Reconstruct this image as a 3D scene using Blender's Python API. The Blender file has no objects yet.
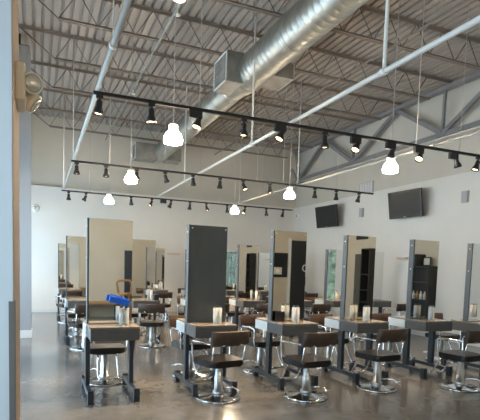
import bpy, bmesh, math, random
from mathutils import Vector, Matrix
random.seed(7)
S = bpy.context.scene
COL = S.collection
R = math.radians

# ------------------------------------------------------------------ camera
def make_camera():
    f, cx, cy = 480.35, 242.7, 305.7
    p, y, r = R(-4.4536), R(23.097), R(1.7883)
    fw = Vector((math.sin(y)*math.cos(p), math.cos(y)*math.cos(p), math.sin(p)))
    rt = Vector((math.cos(y), -math.sin(y), 0)); up = rt.cross(fw)
    rt, up = rt*math.cos(r)+up*math.sin(r), -rt*math.sin(r)+up*math.cos(r)
    cam = bpy.data.cameras.new('camera'); o = bpy.data.objects.new('camera', cam)
    COL.objects.link(o)
    m = Matrix((rt, up, -fw)).transposed().to_4x4()
    m.translation = Vector((0, 0, 1.55)); o.matrix_world = m
    cam.sensor_fit = 'HORIZONTAL'; cam.sensor_width = 36.0; cam.lens = 36.0*f/480
    cam.shift_x = (240-cx)/480; cam.shift_y = (cy-210)/480
    cam.clip_start = .02; cam.clip_end = 200
    S.camera = o
make_camera()

# ------------------------------------------------------------------ world, daylight, exposure
W = bpy.data.worlds.new('world'); S.world = W; W.use_nodes = True
bgn = W.node_tree.nodes['Background']
bgn.inputs[0].default_value = (.60, .82, 1.0, 1); bgn.inputs[1].default_value = 3.6
SPOT_W, SPOT_COL = 100.0, (1.0, .70, .42)
PEND_E, BULB_E = 52.0, 7.0
S.view_settings.view_transform = 'Standard'; S.view_settings.look = 'None'
S.view_settings.gamma = 1; S.view_settings.use_curve_mapping = False
S.view_settings.exposure = 1.28
try:
    S.cycles.use_denoising = True
    S.cycles.max_bounces = 10; S.cycles.diffuse_bounces = 5; S.cycles.glossy_bounces = 6
    S.cycles.caustics_reflective = False; S.cycles.caustics_refractive = False
    S.cycles.sample_clamp_indirect = 6
except Exception: pass

# windows of the left wall: (y0, y1, z0, z1)
XL, XR, YB, YF = -1.5, 8.83, 16.0, -3.0
WINS = [(-2.7, -.2, .25, 3.2), (0.2, 2.8, .25, 3.2), (4.6, 7.3, .25, 3.2), (7.7, 10.3, .25, 3.2), (10.9, 13.1, .25, 3.2), (13.4, 15.6, .25, 3.2)]
for (a, b, c, d, q) in [w+(0,) for w in WINS]+[(4.4, 6.7, .55, 2.35, 1)]:
    l = bpy.data.lights.new('window_portal', 'AREA'); l.shape = 'RECTANGLE'
    l.size = b-a; l.size_y = d-c; l.cycles.is_portal = True
    o = bpy.data.objects.new('window_portal', l); COL.objects.link(o)
    o.location = ((XR+.2) if q else (XL-.12), (a+b)/2, (c+d)/2)
    o.rotation_euler = (R(90), 0, R(90 if q else -90))     # faces +X

# ------------------------------------------------------------------ materials
def mat(name, col, rough=.5, metal=0, spec=.5, emis=0, ecol=None, alpha=1, trans=0, noise=None, bump=None, coat=0):
    m = bpy.data.materials.new(name); m.use_nodes = True
    n = m.node_tree; b = n.nodes['Principled BSDF']
    b.inputs['Base Color'].default_value = (*col, 1); b.inputs['Roughness'].default_value = rough
    b.inputs['Metallic'].default_value = metal; b.inputs['Specular IOR Level'].default_value = spec
    b.inputs['Alpha'].default_value = alpha; b.inputs['Transmission Weight'].default_value = trans
    b.inputs['Coat Weight'].default_value = coat
    if emis:
        b.inputs['Emission Color'].default_value = (*(ecol or col), 1); b.inputs['Emission Strength'].default_value = emis
    if noise:
        scale, col2, stretch, rr = noise
        tc = n.nodes.new('ShaderNodeTexCoord'); mp = n.nodes.new('ShaderNodeMapping')
        mp.inputs['Scale'].default_value = stretch
        nz = n.nodes.new('ShaderNodeTexNoise'); nz.inputs['Scale'].default_value = scale; nz.inputs['Detail'].default_value = 5
        cr = n.nodes.new('ShaderNodeValToRGB'); cr.color_ramp.elements[0].color = (*col, 1); cr.color_ramp.elements[1].color = (*col2, 1)
        cr.color_ramp.elements[0].position = .35; cr.color_ramp.elements[1].position = .68
        n.links.new(tc.outputs['Object'], mp.inputs[0]); n.links.new(mp.outputs[0], nz.inputs['Vector'])
        n.links.new(nz.outputs['Fac'], cr.inputs[0]); n.links.new(cr.outputs[0], b.inputs['Base Color'])
        if rr:
            mr = n.nodes.new('ShaderNodeMapRange'); mr.inputs['To Min'].default_value = rr[0]; mr.inputs['To Max'].default_value = rr[1]
            n.links.new(nz.outputs['Fac'], mr.inputs['Value']); n.links.new(mr.outputs[0], b.inputs['Roughness'])
    if bump:
        bs, bd = bump
        nz = n.nodes.new('ShaderNodeTexNoise'); nz.inputs['Scale'].default_value = bs; nz.inputs['Detail'].default_value = 4
        tc = n.nodes.new('ShaderNodeTexCoord'); n.links.new(tc.outputs['Object'], nz.inputs['Vector'])
        bp = n.nodes.new('ShaderNodeBump'); bp.inputs['Strength'].default_value = bd; bp.inputs['Distance'].default_value = .02
        n.links.new(nz.outputs['Fac'], bp.inputs['Height']); n.links.new(bp.outputs[0], b.inputs['Normal'])
    return m
O = (1, 1, 1)
M = dict(
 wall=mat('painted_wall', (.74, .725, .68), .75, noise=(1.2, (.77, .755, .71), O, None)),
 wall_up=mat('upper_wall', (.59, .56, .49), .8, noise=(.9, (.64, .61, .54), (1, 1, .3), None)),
 beige=mat('beige_wall', (.60, .50, .37), .7, noise=(1.5, (.64, .54, .41), O, None)),
 stub=mat('near_wall_paint', (.40, .42, .43), .7),
 tan=mat('tan_paint', (.68, .54, .42), .7),
 guard=mat('corner_guard', (.09, .075, .065), .5),
 colm=mat('column_paint', (.34, .35, .36), .6),
 base=mat('baseboard_white', (.72, .73, .72), .5),
 deck=mat('roof_deck', (.36, .315, .275), .6),
 joist=mat('joist_paint', (.25, .205, .17), .5),
 web=mat('web_dark_brown', (.11, .09, .075), .55),  # darker brown than the chords, so the rods stay visible
 truss=mat('truss_grey', (.24, .24, .25), .5, noise=(3, (.30, .29, .29), O, None)),
 galv=mat('galvanised', (.40, .42, .40), .38, 1, noise=(5, (.52, .54, .51), (1, 1, 1), (.40, .48))),
 galvd=mat('galvanised_dull', (.27, .27, .25), .5, .7, noise=(4, (.42, .42, .40), O, None)),
 grille=mat('grille_grey', (.45, .45, .45), .5),
 pipe=mat('pipe_white', (.66, .64, .60), .5, 0),
 conduit=mat('conduit_grey', (.42, .42, .40), .6, 0),
 rod=mat('thin_rod', (.45, .43, .40), .6, 0),
 black=mat('black_metal', (.018, .018, .02), .45),
 rail=mat('track_black', (.012, .012, .013), .6),
 lampb=mat('bulb', (1, .85, .6), .4, emis=BULB_E, ecol=(1, .60, .28)),
 pend=mat('lamp_glass', (1, .95, .85), .3, emis=PEND_E, ecol=(1, .80, .56)),
 pcap=mat('lamp_cap', (.75, .72, .66), .35, emis=1.2, ecol=(1, .88, .7)),
 steel=mat('dark_steel', (.035, .042, .052), .38, .3),
 frame=mat('mirror_frame', (.075, .082, .085), .45, .15),
 lam=mat('grey_laminate', (.105, .102, .098), .3, .2, noise=(14, (.135, .13, .125), (1, 6, 6), None)),
 top=mat('counter_top', (.25, .215, .18), .16, .1, noise=(9, (.29, .25, .21), (1, 5, 1), None)),
 endp=mat('pale_end_panel', (.66, .74, .78), .3),
 mirror=mat('mirror_glass', (.86, .86, .83), .015, 1),
 slate=mat('slate_panel', (.068, .078, .078), .4, .1, noise=(4, (.092, .10, .098), (1.5, 1.5, .5), None)),
 vinyl=mat('dark_vinyl', (.010, .008, .007), .30, spec=.35, noise=(5, (.018, .013, .010), O, None)),
 vinylb=mat('warm_lit_brown_vinyl', (.045, .028, .020), .38, spec=.35, noise=(9, (.07, .044, .031), O, None)),  # dark brown vinyl with the warm light it reflects put into the colour
 chrome=mat('chrome', (.78, .79, .80), .12, 1),
 satin=mat('satin_metal', (.52, .53, .54), .28, 1),
 glass=mat('jar_glass', (.86, .93, .97), .06, 0, alpha=.42, spec=.8),
 liquid=mat('jar_filling', (.80, .88, .90), .3),
 comb=mat('comb_plastic', (.12, .16, .18), .4),
 white=mat('white_plastic', (.78, .76, .70), .4),
 cream=mat('cream_plastic', (.93, .84, .68), .45),
 lens=mat('lamp_lens', (.75, .72, .64), .18, .5),
 screen=mat('tv_screen', (.022, .026, .028), .35, spec=.25),
 bezel=mat('tv_bezel', (.012, .012, .013), .3),
 blue=mat('blue_plastic', (.008, .14, .72), .35),
 wood=mat('warm_wood', (.40, .19, .07), .4, noise=(6, (.5, .26, .10), (8, 1, 1), None)),
 dkwood=mat('dark_wood', (.03, .025, .022), .45),
 olive=mat('olive_door', (.10, .095, .07), .5),
 door=mat('charcoal_door', (.02, .022, .025), .5),
 paper=mat('paper_print', (.70, .66, .52), .6),
 red=mat('red_label', (.45, .05, .06), .5),
 frost=mat('window_glass', (.85, .95, 1), .02, alpha=.10),
 leaf=mat('hedge_leaves', (.05, .08, .025), .6, noise=(12, (.11, .14, .05), O, None)),
 rub=mat('rubber', (.01, .01, .01), .7),
)
def floor_mat():
    m = bpy.data.materials.new('polished_concrete'); m.use_nodes = True; n = m.node_tree; b = n.nodes['Principled BSDF']
    tc = n.nodes.new('ShaderNodeTexCoord')
    def nz(sc, d, r=.55):
        t = n.nodes.new('ShaderNodeTexNoise'); t.inputs['Scale'].default_value = sc; t.inputs['Detail'].default_value = d
        t.inputs['Roughness'].default_value = r; n.links.new(tc.outputs['Object'], t.inputs['Vector']); return t
    a = nz(.7, 6, .6); c = nz(7, 6, .7)
    mx = n.nodes.new('ShaderNodeMath'); mx.operation = 'MULTIPLY_ADD'; mx.inputs[1].default_value = .35
    n.links.new(c.outputs['Fac'], mx.inputs[0]); n.links.new(a.outputs['Fac'], mx.inputs[2])
    cr = n.nodes.new('ShaderNodeValToRGB'); e = cr.color_ramp.elements
    e[0].position = .5; e[0].color = (.074, .076, .077, 1); e[1].position = .85; e[1].color = (.17, .169, .164, 1)
    n.links.new(mx.outputs[0], cr.inputs[0]); n.links.new(cr.outputs[0], b.inputs['Base Color'])
    mr = n.nodes.new('ShaderNodeMapRange'); mr.inputs['To Min'].default_value = .13; mr.inputs['To Max'].default_value = .22
    n.links.new(c.outputs['Fac'], mr.inputs['Value']); n.links.new(mr.outputs[0], b.inputs['Roughness'])
    bp = n.nodes.new('ShaderNodeBump'); bp.inputs['Strength'].default_value = .03; bp.inputs['Distance'].default_value = .01
    n.links.new(a.outputs['Fac'], bp.inputs['Height']); n.links.new(bp.outputs[0], b.inputs['Normal'])
    b.inputs['Specular IOR Level'].default_value = .6
    return m
M['floor'] = floor_mat()

# ------------------------------------------------------------------ mesh helpers
class MB:
    def __init__(s): s.b = bmesh.new()
    def box(s, x0, x1, y0, y1, z0, z1, bev=0, rot=None, smooth=False):
        r = bmesh.ops.create_cube(s.b, size=1); vs = r['verts']
        bmesh.ops.scale(s.b, vec=(x1-x0, y1-y0, z1-z0), verts=vs)
        if bev:
            es = list({e for v in vs for e in v.link_edges})
            rb = bmesh.ops.bevel(s.b, geom=es, offset=bev, segments=2, profile=.6, affect='EDGES')
            vs = list({v for f in rb['faces'] for v in f.verts} | {v for v in vs if v.is_valid})
        if rot: bmesh.ops.transform(s.b, matrix=rot, verts=vs)
        bmesh.ops.translate(s.b, vec=((x0+x1)/2, (y0+y1)/2, (z0+z1)/2), verts=vs)
        return vs
    def tube(s, pts, r, n=8, cap=True, sm=1):
        pts = [Vector(p) for p in pts]
        if sm and len(pts) > 2:      # round the corners
            q = [pts[0]]
            for i in range(1, len(pts)-1):
                a, b, c = pts[i-1], pts[i], pts[i+1]
                la = min(.045*sm, (a-b).length*.45); lc = min(.045*sm, (c-b).length*.45)
                p0 = b+(a-b).normalized()*la; p2 = b+(c-b).normalized()*lc
                for t in (0, .33, .66, 1): q.append(p0*(1-t)**2+b*2*t*(1-t)+p2*t*t)
            q.append(pts[-1]); pts = q
        rr = r if isinstance(r, (list, tuple)) else [r]*len(pts)
        rings = []; u = None
        for i, p in enumerate(pts):
            d = (pts[min(i+1, len(pts)-1)]-pts[max(i-1, 0)]).normalized()
            if u is None: u = d.orthogonal().normalized()
            u = (u-d*u.dot(d)).normalized(); v = d.cross(u)
            rings.append([s.b.verts.new(p+(u*math.cos(2*math.pi*k/n)+v*math.sin(2*math.pi*k/n))*rr[min(i, len(rr)-1)]) for k in range(n)])
        for a, b in zip(rings, rings[1:]):
            for k in range(n):
                f = s.b.faces.new((a[k], a[(k+1) % n], b[(k+1) % n], b[k])); f.smooth = n > 4
        if cap: s.b.faces.new(rings[0][::-1]); s.b.faces.new(rings[-1])
    def bar(s, p, q, w, h):            # rectangular bar
        p, q = Vector(p), Vector(q); d = (q-p); L = d.length; d.normalize()
        ref = Vector((0, 0, 1)) if abs(d.z) < .95 else Vector((0, 1, 0))
        x = d.cross(ref).normalized(); z = x.cross(d)
        c = []
        for e in (p, q): c.append([s.b.verts.new(e+x*a*w/2+z*b*h/2) for a, b in ((-1, -1), (1, -1), (1, 1), (-1, 1))])
        for k in range(4): s.b.faces.new((c[0][k], c[0][(k+1) % 4], c[1][(k+1) % 4], c[1][k]))
        s.b.faces.new(c[0][::-1]); s.b.faces.new(c[1])
    def lathe(s, prof, n=20, o=(0, 0, 0), axis=None, smooth=True, close=True):
        mt = Matrix.Translation(o)
        if axis is not None: mt = mt @ Vector((0, 0, 1)).rotation_difference(Vector(axis)).to_matrix().to_4x4()
        rings = []
        for (r, z) in prof:
            rings.append([s.b.verts.new(mt @ Vector((max(r, 1e-4)*math.cos(2*math.pi*k/n), max(r, 1e-4)*math.sin(2*math.pi*k/n), z))) for k in range(n)])
        for a, b in zip(rings, rings[1:]):
            for k in range(n):
                f = s.b.faces.new((a[k], a[(k+1) % n], b[(k+1) % n], b[k])); f.smooth = smooth
        if close:
            s.b.faces.new(rings[0][::-1]); s.b.faces.new(rings[-1])
    def prism(s, poly, z0, z1, bev=0):
        a = [s.b.verts.new((x, y, z0)) for x, y in poly]; b = [s.b.verts.new((x, y, z1)) for x, y in poly]
        n = len(poly); fs = []
        for k in range(n): fs.append(s.b.faces.new((a[k], a[(k+1) % n], b[(k+1) % n], b[k])))
        f0 = s.b.faces.new(a[::-1]); f1 = s.b.faces.new(b)
        if bev: bmesh.ops.bevel(s.b, geom=list(f0.edges)+list(f1.edges), offset=bev, segments=3, profile=.5, affect='EDGES')
        return a+b
    def build(s, name, m, parent=None, smooth=None):
        me = bpy.data.meshes.new(name); bmesh.ops.recalc_face_normals(s.b, faces=s.b.faces); s.b.to_mesh(me); s.b.free()
        me.materials.append(M[m] if isinstance(m, str) else m)
        o = bpy.data.objects.new(name, me); COL.objects.link(o)
        if parent: o.parent = parent
        return o
def tag(o, label, cat, group=None, kind=None):
    if label: o['label'] = label
    if cat: o['category'] = cat
    if group: o['group'] = group
    if kind: o['kind'] = kind
    return o
def empty(name, label, cat, loc=(0, 0, 0), rz=0, group=None):
    o = bpy.data.objects.new(name, None); COL.objects.link(o); o.location = loc; o.rotation_euler = (0, 0, rz)
    o.empty_display_size = .1
    return tag(o, label, cat, group)
def struct(name, mb, m, parent=None):
    o = mb.build(name, m, parent)
    if not parent: o['kind'] = 'structure'
    return o
def kids(o): return [c for c in bpy.data.objects if c.parent == o]
def copy_tree(o, parent=None):
    c = o.copy(); COL.objects.link(c); c.parent = parent
    for k in kids(o): copy_tree(k, c)
    return c
def rbox(name, m, x0, x1, y0, y1, z0, z1, bev=0, parent=None):
    b = MB(); b.box(x0, x1, y0, y1, z0, z1, bev); return b.build(name, m, parent)
def rrect(w, d, r, n=5, taper=0):
    P = []
    for cx, cy, a0 in ((w/2-r, d/2-r, 0), (-w/2+r, d/2-r, 90), (-w/2+r, -d/2+r, 180), (w/2-r, -d/2+r, 270)):
        for k in range(n+1):
            a = R(a0+90*k/n); x = cx+r*math.cos(a); y = cy+r*math.sin(a); P.append((x*(1+taper*y/d), y))
    return P
ORD = ['first', 'second', 'third', 'fourth', 'fifth', 'sixth', 'seventh', 'eighth', 'ninth', 'tenth', 'eleventh', 'twelfth']

# ------------------------------------------------------------------ structure
b = MB(); b.box(XL-.1, XR+.2, YF-.2, YB+.2, -.1, 0); struct('floor', b, 'floor')
ZS = 3.85            # top of the furred-out lower wall
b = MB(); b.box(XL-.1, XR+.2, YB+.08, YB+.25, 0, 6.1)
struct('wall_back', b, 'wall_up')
b = MB(); b.box(XL, XR, YB, YB+.0799, 0, ZS); struct('wall_back_lower', b, 'wall')
RW = (4.4, 6.7, .55, 2.35)      # window of the right wall
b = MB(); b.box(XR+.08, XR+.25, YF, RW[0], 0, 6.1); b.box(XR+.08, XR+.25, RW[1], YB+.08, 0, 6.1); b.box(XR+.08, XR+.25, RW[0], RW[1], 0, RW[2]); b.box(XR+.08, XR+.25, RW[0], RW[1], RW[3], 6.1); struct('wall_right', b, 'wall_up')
b = MB(); b.box(XR, XR+.0799, 3.0, RW[0], 0, ZS); b.box(XR, XR+.0799, RW[1], YB+.08, 0, ZS); b.box(XR, XR+.0799, RW[0], RW[1], 0, RW[2]); b.box(XR, XR+.0799, RW[0], RW[1], RW[3], ZS); struct('wall_right_lower', b, 'wall')
b = MB(); b.box(XR, XR+.0799, YF, 2.9999, 0, ZS); struct('wall_right_entrance', b, 'beige')
b = MB(); b.box(XL-.1, XR+.2, YF-.15, YF, 0, 6.1); struct('wall_front', b, 'beige')
# left wall with window openings
b = MB(); ys = [YF]+[v for w in WINS for v in w[:2]]+[YB+.08]
for i in range(0, len(ys), 2): b.box(XL-.15, XL, ys[i], ys[i+1], 0, 6.1)
for (y0, y1, z0, z1) in WINS: b.box(XL-.15, XL, y0, y1, 0, z0); b.box(XL-.15, XL, y0, y1, z1, 6.1)
struct('wall_left', b, 'wall')
for i, (y0, y1, z0, z1) in enumerate(WINS):
    b = MB(); t = .05
    b.box(XL-.1, XL-.03, y0, y1, z0, z0+t); b.box(XL-.1, XL-.03, y0, y1, z1-t, z1)
    b.box(XL-.1, XL-.03, y0, y0+t, z0, z1); b.box(XL-.1, XL-.03, y1-t, y1, z0, z1); b.box(XL-.1, XL-.03, (y0+y1)/2-.03, (y0+y1)/2+.03, z0, z1)
    o = struct('window_%d' % (i+1), b, 'frame')
    b = MB(); b.box(XL-.07, XL-.062, y0+t, y1-t, z0+t, z1-t); b.build('pane', 'frost', o)
b = MB(); y0, y1, z0, z1 = RW; xx = XR+.1
for a in ((y0, y1, z0, z0+.05), (y0, y1, z1-.05, z1), (y0, y0+.05, z0+.05, z1-.05), (y1-.05, y1, z0+.05, z1-.05), ((y0+y1)/2-.03, (y0+y1)/2+.03, z0+.05, z1-.05), (y0+.65, y0+.69, z0+.05, z1-.05), (y1-.69, y1-.65, z0+.05, z1-.05)): b.box(xx, xx+.06, *a)
o = struct('window_7', b, 'frame')
b = MB(); b.box(xx+.025, xx+.032, y0+.05, y1-.05, z0+.05, z1-.05); b.build('pane', 'frost', o)
b = MB(); N = 56
for i in range(N):
    for j in range(12):
        yy = -6+i*.26+random.uniform(-.1, .1); rr = random.uniform(.2, .34)
        r_ = bmesh.ops.create_icosphere(b.b, subdivisions=2, radius=rr)
        for v in r_['verts']: v.co = v.co*random.uniform(.82, 1.15)+Vector((XR+2.2+random.uniform(-.2, .2), yy, .1+j*.26))
tag(b.build('hedge', 'leaf'), 'green hedge outside the right wall window, seen in mirrors', 'hedge', None, 'stuff')
# corrugated roof deck
b = MB(); z = 5.933; prof = []; x = XL-.1
while x < XR+.2:
    prof += [(x, z), (x+.10, z), (x+.106, z+.050), (x+.149, z+.050), (x+.155, z)]; x += .1552
for yy in (YF-.1,):
    A = [b.b.verts.new((px, YF-.1, pz)) for px, pz in prof]; B = [b.b.verts.new((px, YB+.2, pz)) for px, pz in prof]
    for k in range(len(prof)-1): b.b.faces.new((A[k], A[k+1], B[k+1], B[k]))
b.box(XL-.15, XR+.25, YF-.15, YB+.25, 6.03, 6.15)
struct('ceiling', b, 'deck')
# near wall end beside the camera, with its guard
b = MB(); b.box(XL, -.135, 3.05, 4.0, 0, 5.93); o = struct('wall_near', b, 'stub')
b = MB(); b.box(-.1345, -.13, 3.06, 4.0, 0, 5.93); b.build('side_face', 'tan', o)
b = MB(); b.box(-.158, -.128, 3.042, 3.0499, 0, 1.32); b.box(-.1299, -.124, 3.042, 3.10, 0, 1.32); b.build('corner_guard', 'guard', o)
# far column on the same line
b = MB(); b.box(-.40, -.135, 10.6, 11.0, 0, 5.72); o = struct('wall_column', b, 'colm')
b = MB(); b.box(-.415, -.12, 10.585, 11.015, 0, .16, .006); b.build('column_base', 'base', o)
b = MB(); b.box(-.36, -.31, 10.62, 10.66, 5.72, 5.93); b.box(-.36, -.16, 10.62, 10.98, 5.72, 5.74); b.build('steel_bracket', 'black', o)
# baseboards
b = MB(); b.box(XL, XR-.016, YB-.015, YB, 0, .14, .003); struct('baseboard_back', b, 'base')
b = MB(); b.box(XR-.015, XR, YF, YB, 0, .14, .003); struct('baseboard_right', b, 'base')
b = MB(); b.box(XL, -.14, 3.035, 3.0499, 0, .14); struct('baseboard_near', b, 'base')
# doors reached only by reflection
def door(name, x0, x1, y0, y1, z1, m, hx, hy):
    b = MB(); b.box(x0, x1, y0, y1, 0, z1, .005); o = struct(name, b, m)
    b = MB(); b.tube([(hx, hy, 1.25), (hx, hy, 1.05)], .02); b.build('door_handle', 'white', o)
    return o
b = MB(); b.box(7.93, 8.58, YF, YF+.05, 0, 2.55, .005); o = struct('door_1', b, 'door')
b = MB(); b.tube([(8.47+.09*math.cos(a), YF+.09, 1.62+.11*math.sin(a)) for a in [R(40+i*28) for i in range(11)]], .016, sm=0); b.build('door_pull', 'white', o)
b = MB(); b.box(7.85, 7.93, YF, YF+.06, 0, 2.62); b.build('door_frame', 'white', o)
b = MB(); b.box(2.35, 3.2, YF, YF+.05, 0, 1.97, .005); o = struct('door_2', b, 'steel')
b = MB(); b.tube([(2.5, YF+.09, 1.15), (2.5, YF+.09, .95)], .015); b.build('door_handle', 'chrome', o)
b = MB(); b.box(XR-.05, XR-.016, -.5, .10, 0, 2.08, .005); o = struct('door_3', b, 'olive')
b = MB(); b.tube([(XR-.09, -.4, 1.15), (XR-.09, -.4, .95)], .015); b.build('door_handle', 'chrome', o)

# ------------------------------------------------------------------ roof joists
JY = [15.22-1.66*k for k in range(8)]
def make_joist():
    t = empty('roof_joist', '', 'joist')
    x0, x1 = -.35, 8.62; zt, zb = 5.925, 5.42
    b = MB(); b.box(x0, x1, -.055, -.008, zt, zt+.006); b.box(x0, x1, .008, .055, zt, zt+.006)
    b.box(x0, x1, -.014, -.008, zt-.045, zt); b.box(x0, x1, .008, .014, zt-.045, zt); b.build('top_chord', 'joist', t)
    b = MB(); b.box(x0+.65, x1-.6, -.045, -.008, zb, zb+.006); b.box(x0+.65, x1-.6, .008, .045, zb, zb+.006)
    b.box(x0+.65, x1-.6, -.014, -.008, zb, zb+.045); b.box(x0+.65, x1-.6, .008, .014, zb, zb+.045); b.build('bottom_chord', 'joist', t)
    b = MB(); p = .61; x = x0+.65; pts = [(x0+.02, 0, zt-.02)]
    up = False
    while x < x1-.6: pts.append((x, 0, (zt-.02) if up else (zb+.02))); up = not up; x += p/2
    pts.append((x1-.02, 0, zt-.02))
    b.tube(pts, .012, 5, sm=0); b.build('web_rod', 'web', t)
    return t
J0 = make_joist()
jn = ['nearest the back wall', 'second from the back wall', 'third from the back wall', 'fourth from the back wall', 'fifth from the back wall', 'sixth from the back wall, high at top right', 'seventh from the back wall, above the front mirrors', 'eighth from the back wall, over the front chairs']
for i, y in enumerate(JY):
    if i > 7: break
    o = J0 if i == 0 else copy_tree(J0)
    o.location = (0, y, 0); tag(o, 'brown open-web steel roof joist %s' % jn[i], 'joist', 'open-web roof joists')

# bridging rods across the joists
br = []
for i, (x, z, l) in enumerate(((1.15, 5.41, 'left of the air duct'), (5.55, 5.41, 'right of the air duct'), (4.2, 5.41, 'just above the air duct'), )):
    b = MB(); b.bar((x, 3.5, z-.02), (x, 15.9, z-.02), .035, .012); b.bar((x+.02, 3.5, z), (x+.02, 15.9, z), .006, .04)
    tag(b.build('bridging_bar', 'joist'), 'thin brown steel bridging bar under the joists, %s' % l, 'steel bar', 'bridging bars under the joists')

# ------------------------------------------------------------------ wall truss at the right
t = empty('roof_truss', 'deep grey steel roof truss running along the right wall', 'truss')
X = 8.70
b = MB(); b.box(X-.075, X-.01, 2.5, 15.9, 5.80, 5.90); b.box(X+.01, X+.075, 2.5, 15.9, 5.80, 5.90); b.build('top_chord', 'truss', t)
b = MB(); b.box(X-.075, X+.075, 2.5, 15.75, 4.76, 4.772); b.box(X-.016, X-.004, 2.5, 15.75, 4.76, 4.87); b.box(X+.004, X+.016, 2.5, 15.75, 4.76, 4.87); b.build('bottom_chord', 'truss', t)
nb = [15.55, 12.3, 8.82, 5.4]; nt = [13.95, 10.45, 7.1, 3.8]
for k in range(4):
    for ty in ([nt[k]] + ([nt[k-1]] if k else [15.85])):
        b = MB(); b.bar((X-.03, nb[k], 4.83), (X-.03, ty, 5.82), .012, .10); b.bar((X+.03, nb[k], 4.83), (X+.03, ty, 5.82), .012, .10); b.build('diagonal_brace', 'truss', t)
    if k:
        b = MB(); b.bar((X, nb[k], 4.83), (X, nb[k]-.02, 5.82), .06, .06); b.build('vertical_post', 'truss', t)
b = MB(); b.box(X-.07, X+.12, 15.5, 15.99, 4.66, 4.76); b.bar((X-.05, 15.6, 4.8), (X-.45, 15.3, 5.1), .05, .05); b.build('wall_bracket', 'truss', t)
b = MB(); b.tube([(8.5, 2.5, 4.66), (8.5, 15.95, 4.66)], .022, 8); tag(b.build('conduit', 'pipe'), 'thin white conduit beneath the grey truss on the right wall', 'conduit')

# ------------------------------------------------------------------ poles that carry the tracks
def pole(x, z, y0, y1, r, hang, m, label, hm='pipe'):
    t = empty('ceiling_pole', label, 'pipe', (x, y0, z), 0, 'long poles under the ceiling')
    b = MB(); b.tube([(0, 0, 0), (0, y1-y0, 0)], r, 12); b.build('pole', m, t)
    for (hy, hr) in hang:
        b = MB(); b.tube([(0, hy-y0, 0), (0, hy-y0, 5.96-z)], hr, 8); b.lathe([(r+.01, -.03), (r+.012, 0), (r+.01, .03)], 12, (0, hy-y0, 0), (0, 1, 0)); b.build('hanger', hm, t)
pole(.634, 3.555, 1.2, 14.12, .027, [(4.7, .007), (10.2, .007), (14.0, .02)], 'conduit', 'long grey pole at the left carrying the left track ends')
pole(3.184, 3.555, .8, 14.12, .027, [(4.05, .020), (7.3, .016), (11.2, .016)], 'pipe', 'long white pole running diagonally past the air duct')
pole(5.67, 3.555, 1.2, 14.12, .022, [(6.3, .007), (10.2, .014), (13.8, .007)], 'rod', 'thin white pole crossing in front of the right wall truss')
# sprinkler line tucked between the joists
t = empty('sprinkler_line', 'thin white sprinkler pipe above the left track lamps', 'pipe', (1.90, 0, 5.36))
b = MB(); b.tube([(0, 4, 0), (0, 15.6, 0)], .02, 8); b.build('pipe', 'galvd', t)
for y in (7.25, 10.9, 14.6):
    b = MB(); b.tube([(0, y, 0), (0, y, -.09)], .012); b.lathe([(.012, -.12), (.045, -.115), (.045, -.1), (.012, -.08)], 12, (0, y, 0)); b.build('sprinkler_head', 'white', t)
t = empty('ceiling_lamp', 'small warm ceiling lamp at the top edge, left of the duct', 'lamp', (1.84, 6.95, 5.32))
b = MB(); b.lathe([(.04, .16), (.05, .14), (.05, .02), (.10, .0)], 14); b.build('lamp_housing', 'white', t)
b = MB(); b.lathe([(.09, .0), (.085, -.01), (.04, -.03), (.01, -.035)], 14); b.build('bulb', mat('weak_bulb', (1, .8, .5), .4, emis=3, ecol=(1, .7, .35)), t)

# ------------------------------------------------------------------ air duct
DX, DZ = 3.43, 4.98
t = empty('air_duct', 'large round galvanised spiral air duct under the ceiling', 'duct', (DX, 0, DZ))
def duct_run(y0, y1, r, x=0, z=0, pitch=.14):
    b = MB(); prof = []; y = y0
    while y < y1-pitch:
        prof += [(r, y), (r, y+pitch-.016), (r+.0015, y+pitch-.012), (r+.0015, y+pitch-.004)]; y += pitch
    prof += [(r, y), (r, y1)]
    b.lathe(prof, 40, (x, 0, z), (0, 1, 0), close=True)
    return b
duct_run(.6, 8.15, .28).build('main_duct', 'galv', t)
b = MB(); b.lathe([(.283, 8.1), (.283, 8.35), (.243, 8.7), (.243, 8.8)], 40, (0, 0, 0), (0, 1, 0)); b.build('reducer', 'galv', t)
duct_run(8.75, 15.0, .24).build('branch_duct', 'galv', t)
for y in (2.4, 4.6, 6.4, 8.2):
    b = MB(); b.lathe([(.281, y-.03), (.289, y-.02), (.289, y+.02), (.281, y+.03)], 40, (0, 0, 0), (0, 1, 0)); b.build('joint_band', 'galv', t)
for y, zz in ((3.4, 0), (7.3, 0), (9.6, 0), (12.6, 0)):
    b = MB(); rr = .285 if y < 8.5 else .245
    for s in (-1, 1): b = MB(); b.tube([(s*rr, y, 0), (s*rr, y, .96)], .005, 5); b.build('suspension_rod', 'joist', t)
def vent_box(y, x0, x1, z0, z1, side, d=.62):
    b = MB(); b.box(x0, x1, y, y+d, z0, z1); o = b.build('vent_box', 'galvd', t)
    xs = x0 if side < 0 else x1
    b = MB(); e = .03
    for a in ((y, y+d, z0, z0+e), (y, y+d, z1-e, z1), (y, y+e, z0, z1), (y+d-e, y+d, z0, z1)): b.box(xs-.012, xs+.012, *a)
    b.build('rim', 'base', o)
    b = MB(); n = 9
    for k in range(n):
        zc = z0+.05+(z1-z0-.1)*k/(n-1); b.bar((xs+side*.004, y+.03, zc), (xs+side*.004, y+d-.03, zc), .02, .006)
    b.build('grille', 'galvd', o)
vent_box(7.95, -.47, -.16, -.24, .27, -1, .65); vent_box(7.95, .16, .82, .0, .27, 1, .65)
vent_box(14.55, -.80, -.15, -.28, .18, -1, .5); vent_box(14.55, .15, .6, -.25, .12, 1, .5)

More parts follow.
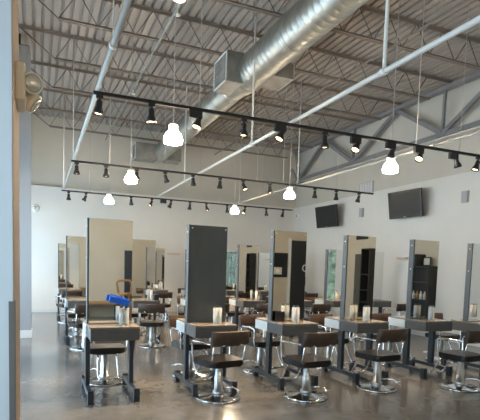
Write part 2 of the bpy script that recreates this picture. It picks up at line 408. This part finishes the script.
# ------------------------------------------------------------------ tracks, lamps and pendants
TY = [5.9, 9.95, 14.1]; TZ = 3.50
tn = ['nearest black lighting track, crossing in front of the duct', 'middle black lighting track hung above the second mirror row', 'farthest black lighting track, near the back wall']
for i, y in enumerate(TY):
    t = empty('lighting_track', tn[i], 'track', (0, y, TZ), 0, 'lighting tracks')
    b = MB(); b.box(.58, 7.68, -.018, .018, -.018, .018); b.build('rail', 'rail', t)
    for k, x in enumerate(((1.85, 4.85, 6.2, 7.3) if i == 0 else (1.3, 2.4, 4.5, 5.15, 6.6))):
        b = MB(); b.tube([(x, 0, .018), (x, 0, 2.45)], .005, 5); b.build('suspension_rod', 'rod', t)
def make_head(tilt, yaw, boxy=False):
    """black can lamp hanging under the track; z=0 at the rail's underside"""
    t = empty('track_lamp', '', 'lamp')
    b = MB(); b.box(*((-.12, .03, -.025, .025, -.085, 0) if boxy else (-.035, .035, -.02, .02, -.035, 0)), .004); b.tube([(0, 0, -.03), (0, 0, -.075)], .012); b.build('adapter', 'black', t)
    ax = Vector((math.sin(tilt)*math.cos(yaw), math.sin(tilt)*math.sin(yaw), -math.cos(tilt)))
    o = Vector((0, 0, -.065))
    b = MB(); b.lathe([(.006, -.012), (.028, -.01), (.032, .01), (.032, .06), (.05, .10), (.056, .135), (.052, .135), (.046, .11)], 18, o, ax, close=False); b.build('lamp_shade', 'black', t)
    b = MB(); b.lathe([(.02, .10), (.044, .105), (.044, .115), (.03, .122)], 16, o, ax); b.build('bulb', 'lampb', t)
    l = bpy.data.lights.new('spot', 'SPOT'); l.energy = SPOT_W; l.color = SPOT_COL; l.spot_size = R(64); l.spot_blend = .8; l.shadow_soft_size = .04
    lo = bpy.data.objects.new('light', l); COL.objects.link(lo); lo.parent = t; lo.location = o+ax*.15
    lo.rotation_euler = ax.to_track_quat('-Z', 'Y').to_euler()
    return t
XS = [[.65, 1.25, 1.85, 2.45, 3.03, 3.68, 4.25, 4.88, 5.42, 6.13, 6.62],
      [.68, 1.23, 1.83, 2.41, 3.01, 3.62, 4.16, 4.82, 6.0, 6.6, 7.26],
      [.76, 1.21, 1.82, 2.44, 3.04, 3.61, 4.19, 4.70, 5.38, 5.99, 6.73, 7.34]]
TR = {0: [(.1, 3.1), (.0, 0), (.35, 3.6), (0, 0), (.5, 3.3), (.05, 0), (.55, 3.5), (.25, 2), (.6, 3.6), (.4, 0), (.3, 2.8)]}
rown = ['nearest lighting track', 'middle lighting track', 'farthest lighting track']
for i, xs in enumerate(XS):
    for k, x in enumerate(xs):
        tl, yw = TR[0][k] if i == 0 else (random.choice([0, .1, .35, .5])*.9, random.uniform(0, 6.28))
        h = make_head(tl, yw, i == 0 and k in (2, 4, 6, 7, 8, 9)); h.location = (x, TY[i], TZ-.018); h.scale = (1.12, 1.12, 1.12)
        tag(h, 'black spot lamp on the %s, %s from its left end' % (rown[i], ORD[k] if k < 12 else k), 'lamp', 'spot lamps on the %s' % rown[i])
b = MB(); b.box(3.29, 3.46, 14.05, 14.15, 3.38, 3.482, .006); tag(b.build('track_transformer', 'black'), 'small black box hung from the farthest lighting track', 'transformer')
def make_pendant():
    t = empty('pendant_lamp', '', 'pendant lamp')
    b = MB(); b.tube([(0, 0, .13), (0, 0, 3.1)], .006, 6); b.build('cord', 'rod', t)
    b = MB(); b.lathe([(.02, .135), (.062, .13), (.068, .12), (.068, .05), (.07, .045)], 20); b.build('cap', 'pcap', t)
    b = MB(); b.lathe([(.066, .046), (.085, .03), (.115, -.01), (.132, -.06), (.137, -.085), (.130, -.09), (.128, -.125), (.10, -.135), (.02, -.14)], 24); b.build('glass_shade', 'pend', t)
    return t
P0 = make_pendant()
pl = ['nearest glowing white pendant lamp at the left, over the front mirrors', 'glowing white pendant lamp before the duct end, left of centre', 'farthest left glowing pendant lamp near the back wall',
      'nearest glowing white pendant lamp at the right, before the truss', 'glowing white pendant lamp at the foot of the truss corner', 'farthest right glowing pendant lamp near the back wall', 'added unseen pendant lamp to light the beige entrance wall, left', 'added unseen pendant lamp to light the beige entrance wall, right']
for i, (x, y) in enumerate(((1.56, 6.05), (1.60, 9.3), (1.65, 12.75), (4.97, 6.05), (4.98, 9.3), (5.1, 12.75), (2.6, -.9), (6.2, -.6))):  # last two are unseen lamps, added to brighten the beige entrance side
    o = P0 if i == 0 else copy_tree(P0); o.location = (x, y, 3.20); o.scale = (.88, .88, .88); tag(o, pl[i], 'pendant lamp', 'glowing pendant lamps')

# ------------------------------------------------------------------ wall things
t = empty('emergency_light', 'cream two-headed emergency light on the near wall corner', 'emergency light', (-.13, 3.5, 2.655))
t.scale = (.95, .95, .95)
b = MB(); b.box(0, .06, -.17, .15, -.12, .12, .015); b.build('housing', 'cream', t)
for i, (y, z, d) in enumerate(((-.04, .03, (.35, -1, -.12)), (.06, -.06, (.75, -.1, -.55)))):
    o = Vector((.095, y, z)); dv = Vector(d).normalized()
    b = MB(); b.lathe([(.02, -.08), (.05, -.06), (.066, 0), (.07, .03), (.062, .03)], 22, o, dv); h = b.build('lamp_head', 'white' if i == 0 else 'cream', t)
    b = MB(); b.lathe([(.058, .031), (.045, .04), (.01, .045)], 20, o, dv); b.build('lens', 'lens', h)
    b = MB(); b.tube([(.03, y, z), o-dv*.05], .018); b.build('neck', 'cream', t)
b = MB(); b.box(-.13, -.105, 3.42, 3.54, .29, .42, .004); tag(b.build('wall_outlet', 'tan'), 'tan outlet box low on the near wall corner', 'outlet')
def tv(y, x, label):
    w, h = 1.10, .68
    t = empty('television', label, 'television', (x, y, 3.29), 0, 'televisions on the right wall')
    t.rotation_euler = (0, R(-9), R(4))
    b = MB(); b.box(-.03, .03, -w/2, w/2, -h/2, h/2, .01); b.build('casing', 'bezel', t)
    b = MB(); b.box(-.034, -.0301, -w/2+.05, w/2-.05, -h/2+.06, h/2-.05); b.build('screen', 'screen', t)
    b = MB(); b.box(-.036, -.0345, -.04, .04, -h/2+.02, -h/2+.035); b.build('badge', 'grille', t)
    b = MB(); b.box(.03, .08, -.2, .2, -.2, .2); b.bar((.07, 0, 0), (.30, 0, -.05), .06, .06); b.build('wall_bracket', 'black', t)
tv(9.74, 8.52, 'black flat television high on the right wall, nearer one')
tv(13.34, 8.52, 'black flat television high on the right wall, farther one')
def speaker(y, z, label):
    t = empty('wall_speaker', label, 'speaker', (XR, y, z), 0, 'speakers on the right wall')
    b = MB(); b.box(-.06, 0, -.085, .085, -.13, .13, .006); b.build('casing', 'grille', t)
    b = MB(); b.box(-.066, -.0601, -.07, .07, -.115, .115); b.build('cloth_grille', 'grille', t)
speaker(8.13, 3.30, 'small grey wall speaker at right, beside the nearer television')
speaker(11.9, 3.30, 'small grey wall speaker between the two televisions')
t = empty('return_grille', 'pale louvred return air grille above the televisions', 'grille', (XR+.08, 11.85, 4.02))
b = MB(); b.box(-.03, 0, -.33, .33, -.17, .17, .004); b.build('frame', 'grille', t)
for k in range(5):
    b = MB(); b.box(-.04, -.0301, -.29+.118*k, -.29+.118*k+.09, -.145, .145); b.build('louvre_panel', 'base', t)
for (p, ax, lab) in (((-.09, YB, 3.17), (0, -1, 0), 'small round wall horn on the back wall at far left'), ((XR, 15.75, 3.53), (-1, 0, 0), 'small round wall horn beside the room corner')):
    t = empty('wall_horn', lab, 'horn', p)
    b = MB(); b.lathe([(.12, 0), (.12, .02), (.09, .05), (.05, .06)], 20, (0, 0, 0), ax); b.build('cover', 'white', t)
    b = MB(); b.lathe([(.045, .06), (.03, .08), (.01, .085)], 16, (0, 0, 0), ax); b.build('dome', 'lens', t)
b = MB(); b.box(3.98, 4.42, YB-.10, YB, 1.93, 1.99, .005); tag(b.build('wall_ledge', 'tan'), 'small tan ledge on the back wall, left of the slate panel', 'shelf')
b = MB(); b.box(XR-.10, XR, 9.85, 10.2, 1.92, 1.97, .005); tag(b.build('wall_ledge', 'tan'), 'small tan ledge on the right wall between two mirrors', 'shelf')
t = empty('wall_phone', 'dark wall phone on the right wall near the back corner', 'phone', (XR, 15.1, 1.16))
b = MB(); b.box(-.05, 0, -.08, .08, -.15, .15, .01); b.build('casing', 'black', t)
b = MB(); b.tube([(-.06, -.03, .14), (-.09, -.03, .08), (-.09, -.03, -.08), (-.06, -.03, -.14)], .022); b.build('handset', 'bezel', t)

# things on the entrance side, seen in the mirrors
t = empty('picture_frame', 'black framed print reflected in the third mirror', 'picture', (7.5, YF, 1.70))
b = MB(); b.box(-.32, .32, 0, .03, -.41, .41, .004); b.build('frame', 'bezel', t)
b = MB(); b.box(-.25, .25, .0301, .034, -.35, .35); b.build('backing', 'screen', t)
b = MB(); b.box(-.20, .10, .0341, .038, -.32, -.08); b.build('print', 'paper', t)
b = MB(); b.lathe([(.07, 0), (.07, .002)], 16, (-.05, .0385, -.2), (0, 1, 0)); b.build('seal', 'cream', t)
t = empty('exit_vent', 'dark vent high on the beige wall, reflected in the fourth mirror', 'vent', (XR, -.25, 2.60))
b = MB(); b.box(-.03, 0, -.27, .27, -.09, .09, .004); b.build('frame', 'black', t)
for k in range(4):
    b = MB(); b.bar((-.035, -.24, -.06+.04*k), (-.035, .24, -.06+.04*k), .012, .02); b.build('slat', 'dkwood', t)
def cabinet(y0, y1, shelves, depth, label, items):
    t = empty('display_cabinet', label, 'cabinet', (XR, y0, 0), 0, 'dark cabinets on the entrance side')
    h = shelves[-1]
    b = MB(); b.box(-depth, -.016, 0, .03, 0, h); b.box(-depth, -.016, y1-y0-.03, y1-y0, 0, h); b.box(-.03, -.016, .03, y1-y0-.03, 0, h); b.build('body', 'dkwood', t)
    for z in shelves:
        b = MB(); b.box(-depth, -.031, .031, y1-y0-.031, z-.03, z); b.build('shelf', 'dkwood', t)
cabinet(.12, .52, (.1, .7, 1.05, 1.5, 2.22), .3, 'tall black cabinet reflected in the fourth mirror', 0)
cabinet(1.88, 2.8, (.1, .55, .93, 1.35, 1.74), .35, 'wide black shelf cabinet reflected in the fifth mirror', 0)
b = MB(); b.box(XR-.35, XR-.02, 1.95, 2.35, 1.745, 2.03, .01); tag(b.build('storage_box', 'dkwood'), 'dark box on top of the reflected shelf cabinet', 'box')
t = empty('small_picture', 'small framed picture standing on the reflected cabinet', 'picture', (XR-.12, 2.52, 1.742))
b = MB(); b.box(-.02, 0, -.12, .12, 0, .22, .004); b.build('frame', 'dkwood', t)
b = MB(); b.box(-.024, -.0201, -.09, .09, .03, .19); b.build('print', 'paper', t)
its = [('cream', 'cream bottle'), ('red', 'red bottle'), ('white', 'white bottle'), ('wood', 'brown jar'), ('white', 'white bottle'), ('paper', 'yellow bottle')]
for k, (m_, l_) in enumerate(its):
    yy = 2.0+.125*k
    b = MB(); b.lathe([(.035, 0), (.036, .12), (.02, .15), (.014, .2)], 12, (XR-.25, yy, .931)); tag(b.build('bottle', m_), '%s on the reflected cabinet shelf, %s from the left' % (l_, ORD[k]), 'bottle', 'bottles on the reflected shelf')
t = empty('wooden_stool', 'wooden high-backed stool by the entrance, reflected in the first mirror', 'stool', (2.24, -2.1, -.0))
b = MB(); b.lathe([(.19, .70), (.2, .72), (.2, .75), (.18, .76)], 20); b.build('seat', 'wood', t)
for a in (45, 135, 225, 315):
    c, s_ = math.cos(R(a)), math.sin(R(a)); b = MB(); b.tube([(c*.14, s_*.14, .71), (c*.2, s_*.2, .0)], .018); b.build('leg', 'wood', t)
b = MB(); b.tube([(-.17, -.12, .74), (-.22, -.18, 1.04), (-.14, -.19, 1.1), (.14, -.19, 1.1), (.22, -.18, 1.04), (.17, -.12, .74)], .032); b.build('backrest', 'wood', t)

# ------------------------------------------------------------------ salon stations
SX = .545      # table width
def make_station(panel='mirror', tall=False, drawer=False):
    """origin: left side, middle of the mirror plane, on the floor"""
    t = empty('salon_station', '', 'salon station')
    w = SX; zt = .85 if not tall else .79; zb = .695 if not tall else .62; yb = .44 if not tall else .30
    b = MB(); b.box(0, w, -.38, yb, zt-.022, zt, .004); b.build('tabletop', 'top', t)
    b = MB(); b.box(.004, w-.004, -.375, yb-.005, zb, zt-.0221, .004); b.build('apron', 'lam', t)
    if not tall:
        b = MB(); b.box(-.012, .0035, .05, .435, zb+.005, zt-.025, .002); b.build('end_panel', 'endp', t)['label'] = 'pale blue-white end panel'
    for s, x in ((0, -.02), (1, w-.06)):
        b = MB(); b.box(x, x+.05, -.055, .045, .13, zb-.0005, .004); b.build('leg', 'steel', t)
        b = MB(); b.box(x-.005, x+.055, -.40, .42, .075, .1295, .006); b.build('foot_bar', 'steel', t)
        for y in (-.43, .36):
            b = MB(); b.box(x-.008, x+.058, y, y+.07, 0, .15, .005); b.build('foot', 'rub' if False else 'steel', t)
    # panel frame and glass on both sides
    b = MB(); b.box(-.008, .012, -.055, .045, zt+.0005, 2.07, .003); b.box(.012, .502, -.035, .03, zt+.0005, 2.065)
    b.build('mirror_frame', 'frame', t)
    gl = 'slate' if panel == 'slate' else 'mirror'
    b = MB(); b.box(.0125, .505, -.043, -.0355, zt+.004, 2.068, .0015); p = b.build('slate_panel' if panel == 'slate' else 'mirror', gl, t)
    b = MB(); b.box(.0125, .505, .0305, .038, zt+.004, 2.068, .0015); b.build('mirror', 'mirror', t)
    b = MB()
    for zc in (1.62, 1.98): b.lathe([(.008, 0), (.008, .006)], 10, (-.0085, -.01, zc), (-1, 0, 0))
    b.lathe([(.009, 0), (.009, .006)], 10, (.48, -.0435, 2.03), (0, -1, 0)); b.lathe([(.009, 0), (.009, .006)], 10, (.04, -.0435, 2.03), (0, -1, 0))
    b.build('screw_cap', 'white', t)
    if drawer:
        b = MB(); b.box(.09, w-.1, -.05+.11, .40, .60, .69, .006); b.build('drawer', 'galvd', t)
    return t
ST = {}
rowname = ['front row', 'second row', 'back row']
rowX = [[.52, 1.72, 2.89, 4.06, 5.28, 6.49], [.50, 1.73, 2.93, 4.10, 5.3, 6.42, 7.6], [.50, 1.7, 2.93, 4.1, 5.32, 6.45, 7.6]]
rowY = [5.83, 9.97, 14.1]
P_m = make_station()
P_d = make_station(drawer=True); P_s = make_station('slate'); P_t = make_station(tall=True)
first = True
fl = ['leftmost front station with a beige mirror reflection and a blue tray', 'front station with a dark slate panel in place of a mirror',
      'front station whose mirror shows a framed print and a dark door', 'front station whose mirror shows an olive door and black cabinet',
      'front station whose mirror shows black shelves, fifth from the left', 'rightmost front station, deep dark apron, cut by the photo edge']
for r in range(3):
    for k, x in enumerate(rowX[r]):
        if r == 0:
            o = {0: P_d, 1: P_s, 5: P_t}.get(k)
            if o is None: o = P_m if first else copy_tree(P_m); first = False
            lab = fl[k]
        else:
            o = copy_tree(P_m); lab = 'double-sided mirror station in the %s, %s from the left' % (rowname[r], ORD[k])
        o.location = (x, rowY[r], 0); tag(o, lab, 'salon station', 'salon stations')

# ------------------------------------------------------------------ hydraulic chairs
def make_chair():
    """sitter faces +Y"""
    t = empty('salon_chair', '', 'chair')
    b = MB(); b.lathe([(.262, 0), (.268, .006), (.265, .016), (.24, .024), (.14, .034), (.085, .05), (.06, .055)], 36); b.build('base', 'chrome', t)
    b = MB(); b.lathe([(.07, .0551), (.068, .09), (.052, .095), (.052, .26), (.048, .265), (.044, .27), (.044, .34), (.04, .345), (.04, .375), (.055, .38), (.055, .390)], 20); b.build('pump', 'satin', t)
    b = MB(); b.tube([(.03, -.03, .13), (.12, -.16, .15), (.15, -.22, .12)], .009); b.box(.12, .18, -.25, -.21, .11, .125, .003); b.build('foot_pedal', 'chrome', t)
    b = MB(); b.box(-.16, .16, -.15, .16, .3905, .408, .003); b.build('seat_plate', 'black', t)
    b = MB(); b.prism(rrect(.47, .46, .07, 5, .10), .4085, .485, .022); b.build('seat', 'vinyl', t)
    # curved back pad
    b = MB(); n = 10; rows = []
    for i in range(n+1):
        u = -1+2*i/n; x = .245*u; y = -.285+.05*u*u
        ring = []
        for (dy, z) in ((.022, .662), (.028, .68), (.022, .822), (.005, .835), (-.012, .835), (-.026, .82), (-.022, .675), (-.005, .662)):
            ring.append(b.b.verts.new((x, y+dy-(z-.75)*.12, z)))
        rows.append(ring)
    for a, c in zip(rows, rows[1:]):
        for k in range(8):
            f = b.b.faces.new((a[k], a[(k+1) % 8], c[(k+1) % 8], c[k])); f.smooth = True
    b.b.faces.new(rows[0]); b.b.faces.new(rows[-1][::-1]); b.build('backrest', 'vinylb', t)
    for s in (-1, 1):
        b = MB(); b.tube([(s*.12, .18, .40), (s*.255, .17, .42), (s*.268, .19, .675), (s*.26, .06, .685), (s*.225, -.22, .68), (s*.10, -.288, .675)], .0125, 8)
        b.build('armrest', 'chrome', t)
        b = MB(); b.tube([(s*.215, -.235, .70), (s*.21, -.20, .50), (s*.18, -.14, .40)], .008, 6); b.build('back_post', 'chrome', t)
    b = MB(); b.tube([(-.10, .12, .40), (-.115, .24, .39), (-.125, .36, .16), (-.11, .42, .13), (.11, .42, .13), (.125, .36, .16), (.115, .24, .39), (.10, .12, .40)], .011, 8)
    b.box(-.10, .10, .405, .435, .138, .150, .004); b.build('footrest', 'chrome', t)
    return t
C0 = make_chair(); used = [False]
def chair(x, y, deg, lab):
    o = C0 if not used[0] else copy_tree(C0); used[0] = True
    o.location = (x, y, 0); o.rotation_euler = (0, 0, R(deg)); tag(o, lab, 'chair', 'hydraulic salon chairs')
chair(1.97, 5.28, 11, 'chrome-based brown salon chair before the slate panel station')
chair(3.02, 5.02, 5, 'chrome-based salon chair before the station mirroring a framed print')
chair(4.18, 5.13, 5, 'chrome-based salon chair before the station mirroring an olive door')
chair(5.34, 4.82, 6, 'chrome-based black salon chair at the right edge, cut by the photo')
bx = [.80, 2.0, 3.10, 4.33, 5.55, 6.72]; bd = [180, 192, 192, 190, 188, 184]
for k in range(6): chair(bx[k], 6.52 if k else 6.45, bd[k], 'black salon chair behind the %s front station from left' % ORD[k])
for r in (1, 2):
    for k, x in enumerate(rowX[r]):
        chair(x+.27+random.uniform(-.06, .06), rowY[r]-.86, random.uniform(-16, 16), 'dark salon chair, near side of the %s, at its %s station' % (rowname[r], ORD[k]))
        if not (r == 2 and k > 5): chair(x+.27+random.uniform(-.06, .06), rowY[r]+.86, 180+random.uniform(-18, 18), 'dark salon chair, far side of the %s, at its %s station' % (rowname[r], ORD[k]))

# ------------------------------------------------------------------ jars and small things on the counters
def make_jar():
    t = empty('glass_jar', '', 'jar')
    b = MB(); b.lathe([(.024, 0), (.029, .004), (.029, .20), (.026, .20), (.026, .006), (.022, .005)], 18, close=True); b.build('glass', 'glass', t)
    b = MB(); b.lathe([(.0245, .008), (.0248, .135), (.015, .136)], 14); b.build('filling', 'liquid', t)
    b = MB()
    for (x, y) in ((-.012, 0), (.012, .008), (.0, -.012)): b.box(x-.008, x+.008, y-.003, y+.003, .137, .225)
    b.build('comb', 'comb', t)
    return t
JR = make_jar(); ju = [False]
def jar(x, y, lab):
    o = JR if not ju[0] else copy_tree(JR); ju[0] = True
    o.location = (x, y, .8502); tag(o, lab, 'jar', 'glass comb jars on the counters')
sn = ['leftmost front counter', 'slate panel station counter', 'third front counter', 'fourth front counter', 'fifth front counter', 'rightmost front counter']
for k, (x, y) in enumerate(((.885, 5.66), (2.03, 5.62), (3.15, 5.63), (4.31, 5.63), (5.53, 5.63), (6.76, 5.63))):
    jar(x, y, 'left glass comb jar on the %s' % sn[k]); jar(x+.062, y+.01, 'right glass comb jar on the %s' % sn[k])
for r in (1, 2):
    for k, x in enumerate(rowX[r][:6]):
        jar(x+.40, rowY[r]-.18, 'glass comb jar on the %s counter, %s station from the left' % (rowname[r], ORD[k]))
t = empty('blue_tray', 'bright blue plastic tray tilted on top of a comb jar', 'tray', (.87, 5.655, 1.13))
b = MB(); b.box(-.125, .105, -.03, .03, -.038, .036, .006, rot=Matrix.Rotation(R(13), 4, 'Y')); b.build('body', 'blue', t)
b = MB(); b.box(-.09, .07, -.008, .008, -.006, .004, 0, rot=Matrix.Rotation(R(17), 4, 'Y')); o = b.build('rib', 'blue', t); o.location = (0.01, -.0, .04)
for (x, y, m_, lab) in ((4.64, 9.74, 'black', 'black box on the second row counter, fourth station'), (6.08+.84, 9.78, 'white', 'white box on the second row counter, sixth station'), (2.20, 9.66, 'black', 'black box on the second row counter behind the blue tray')):
    b = MB(); b.box(x-.05, x+.05, y-.06, y+.06, .8502, .965, .008); tag(b.build('supply_box', m_), lab, 'box', 'supply boxes on the second row')

t = empty('waiting_bench', 'low wooden bench by the entrance wall, reflected in the first mirror', 'bench', (2.1, -2.70, 0))
b = MB(); b.box(-1.25, 1.15, -.24, .24, .40, .46, .006); b.build('seat', 'wood', t)
for x in (-1.1, -.05, .95):
    b = MB(); b.box(x, x+.06, -.2, .2, 0, .40, .003); b.build('leg', 'dkwood', t)
b = MB(); b.box(2.93, 3.06, 5.72, 5.745, .8502, .985, .004); tag(b.build('black_tablet', 'bezel'), 'small black square panel on the counter, left of the third station jars', 'tablet')
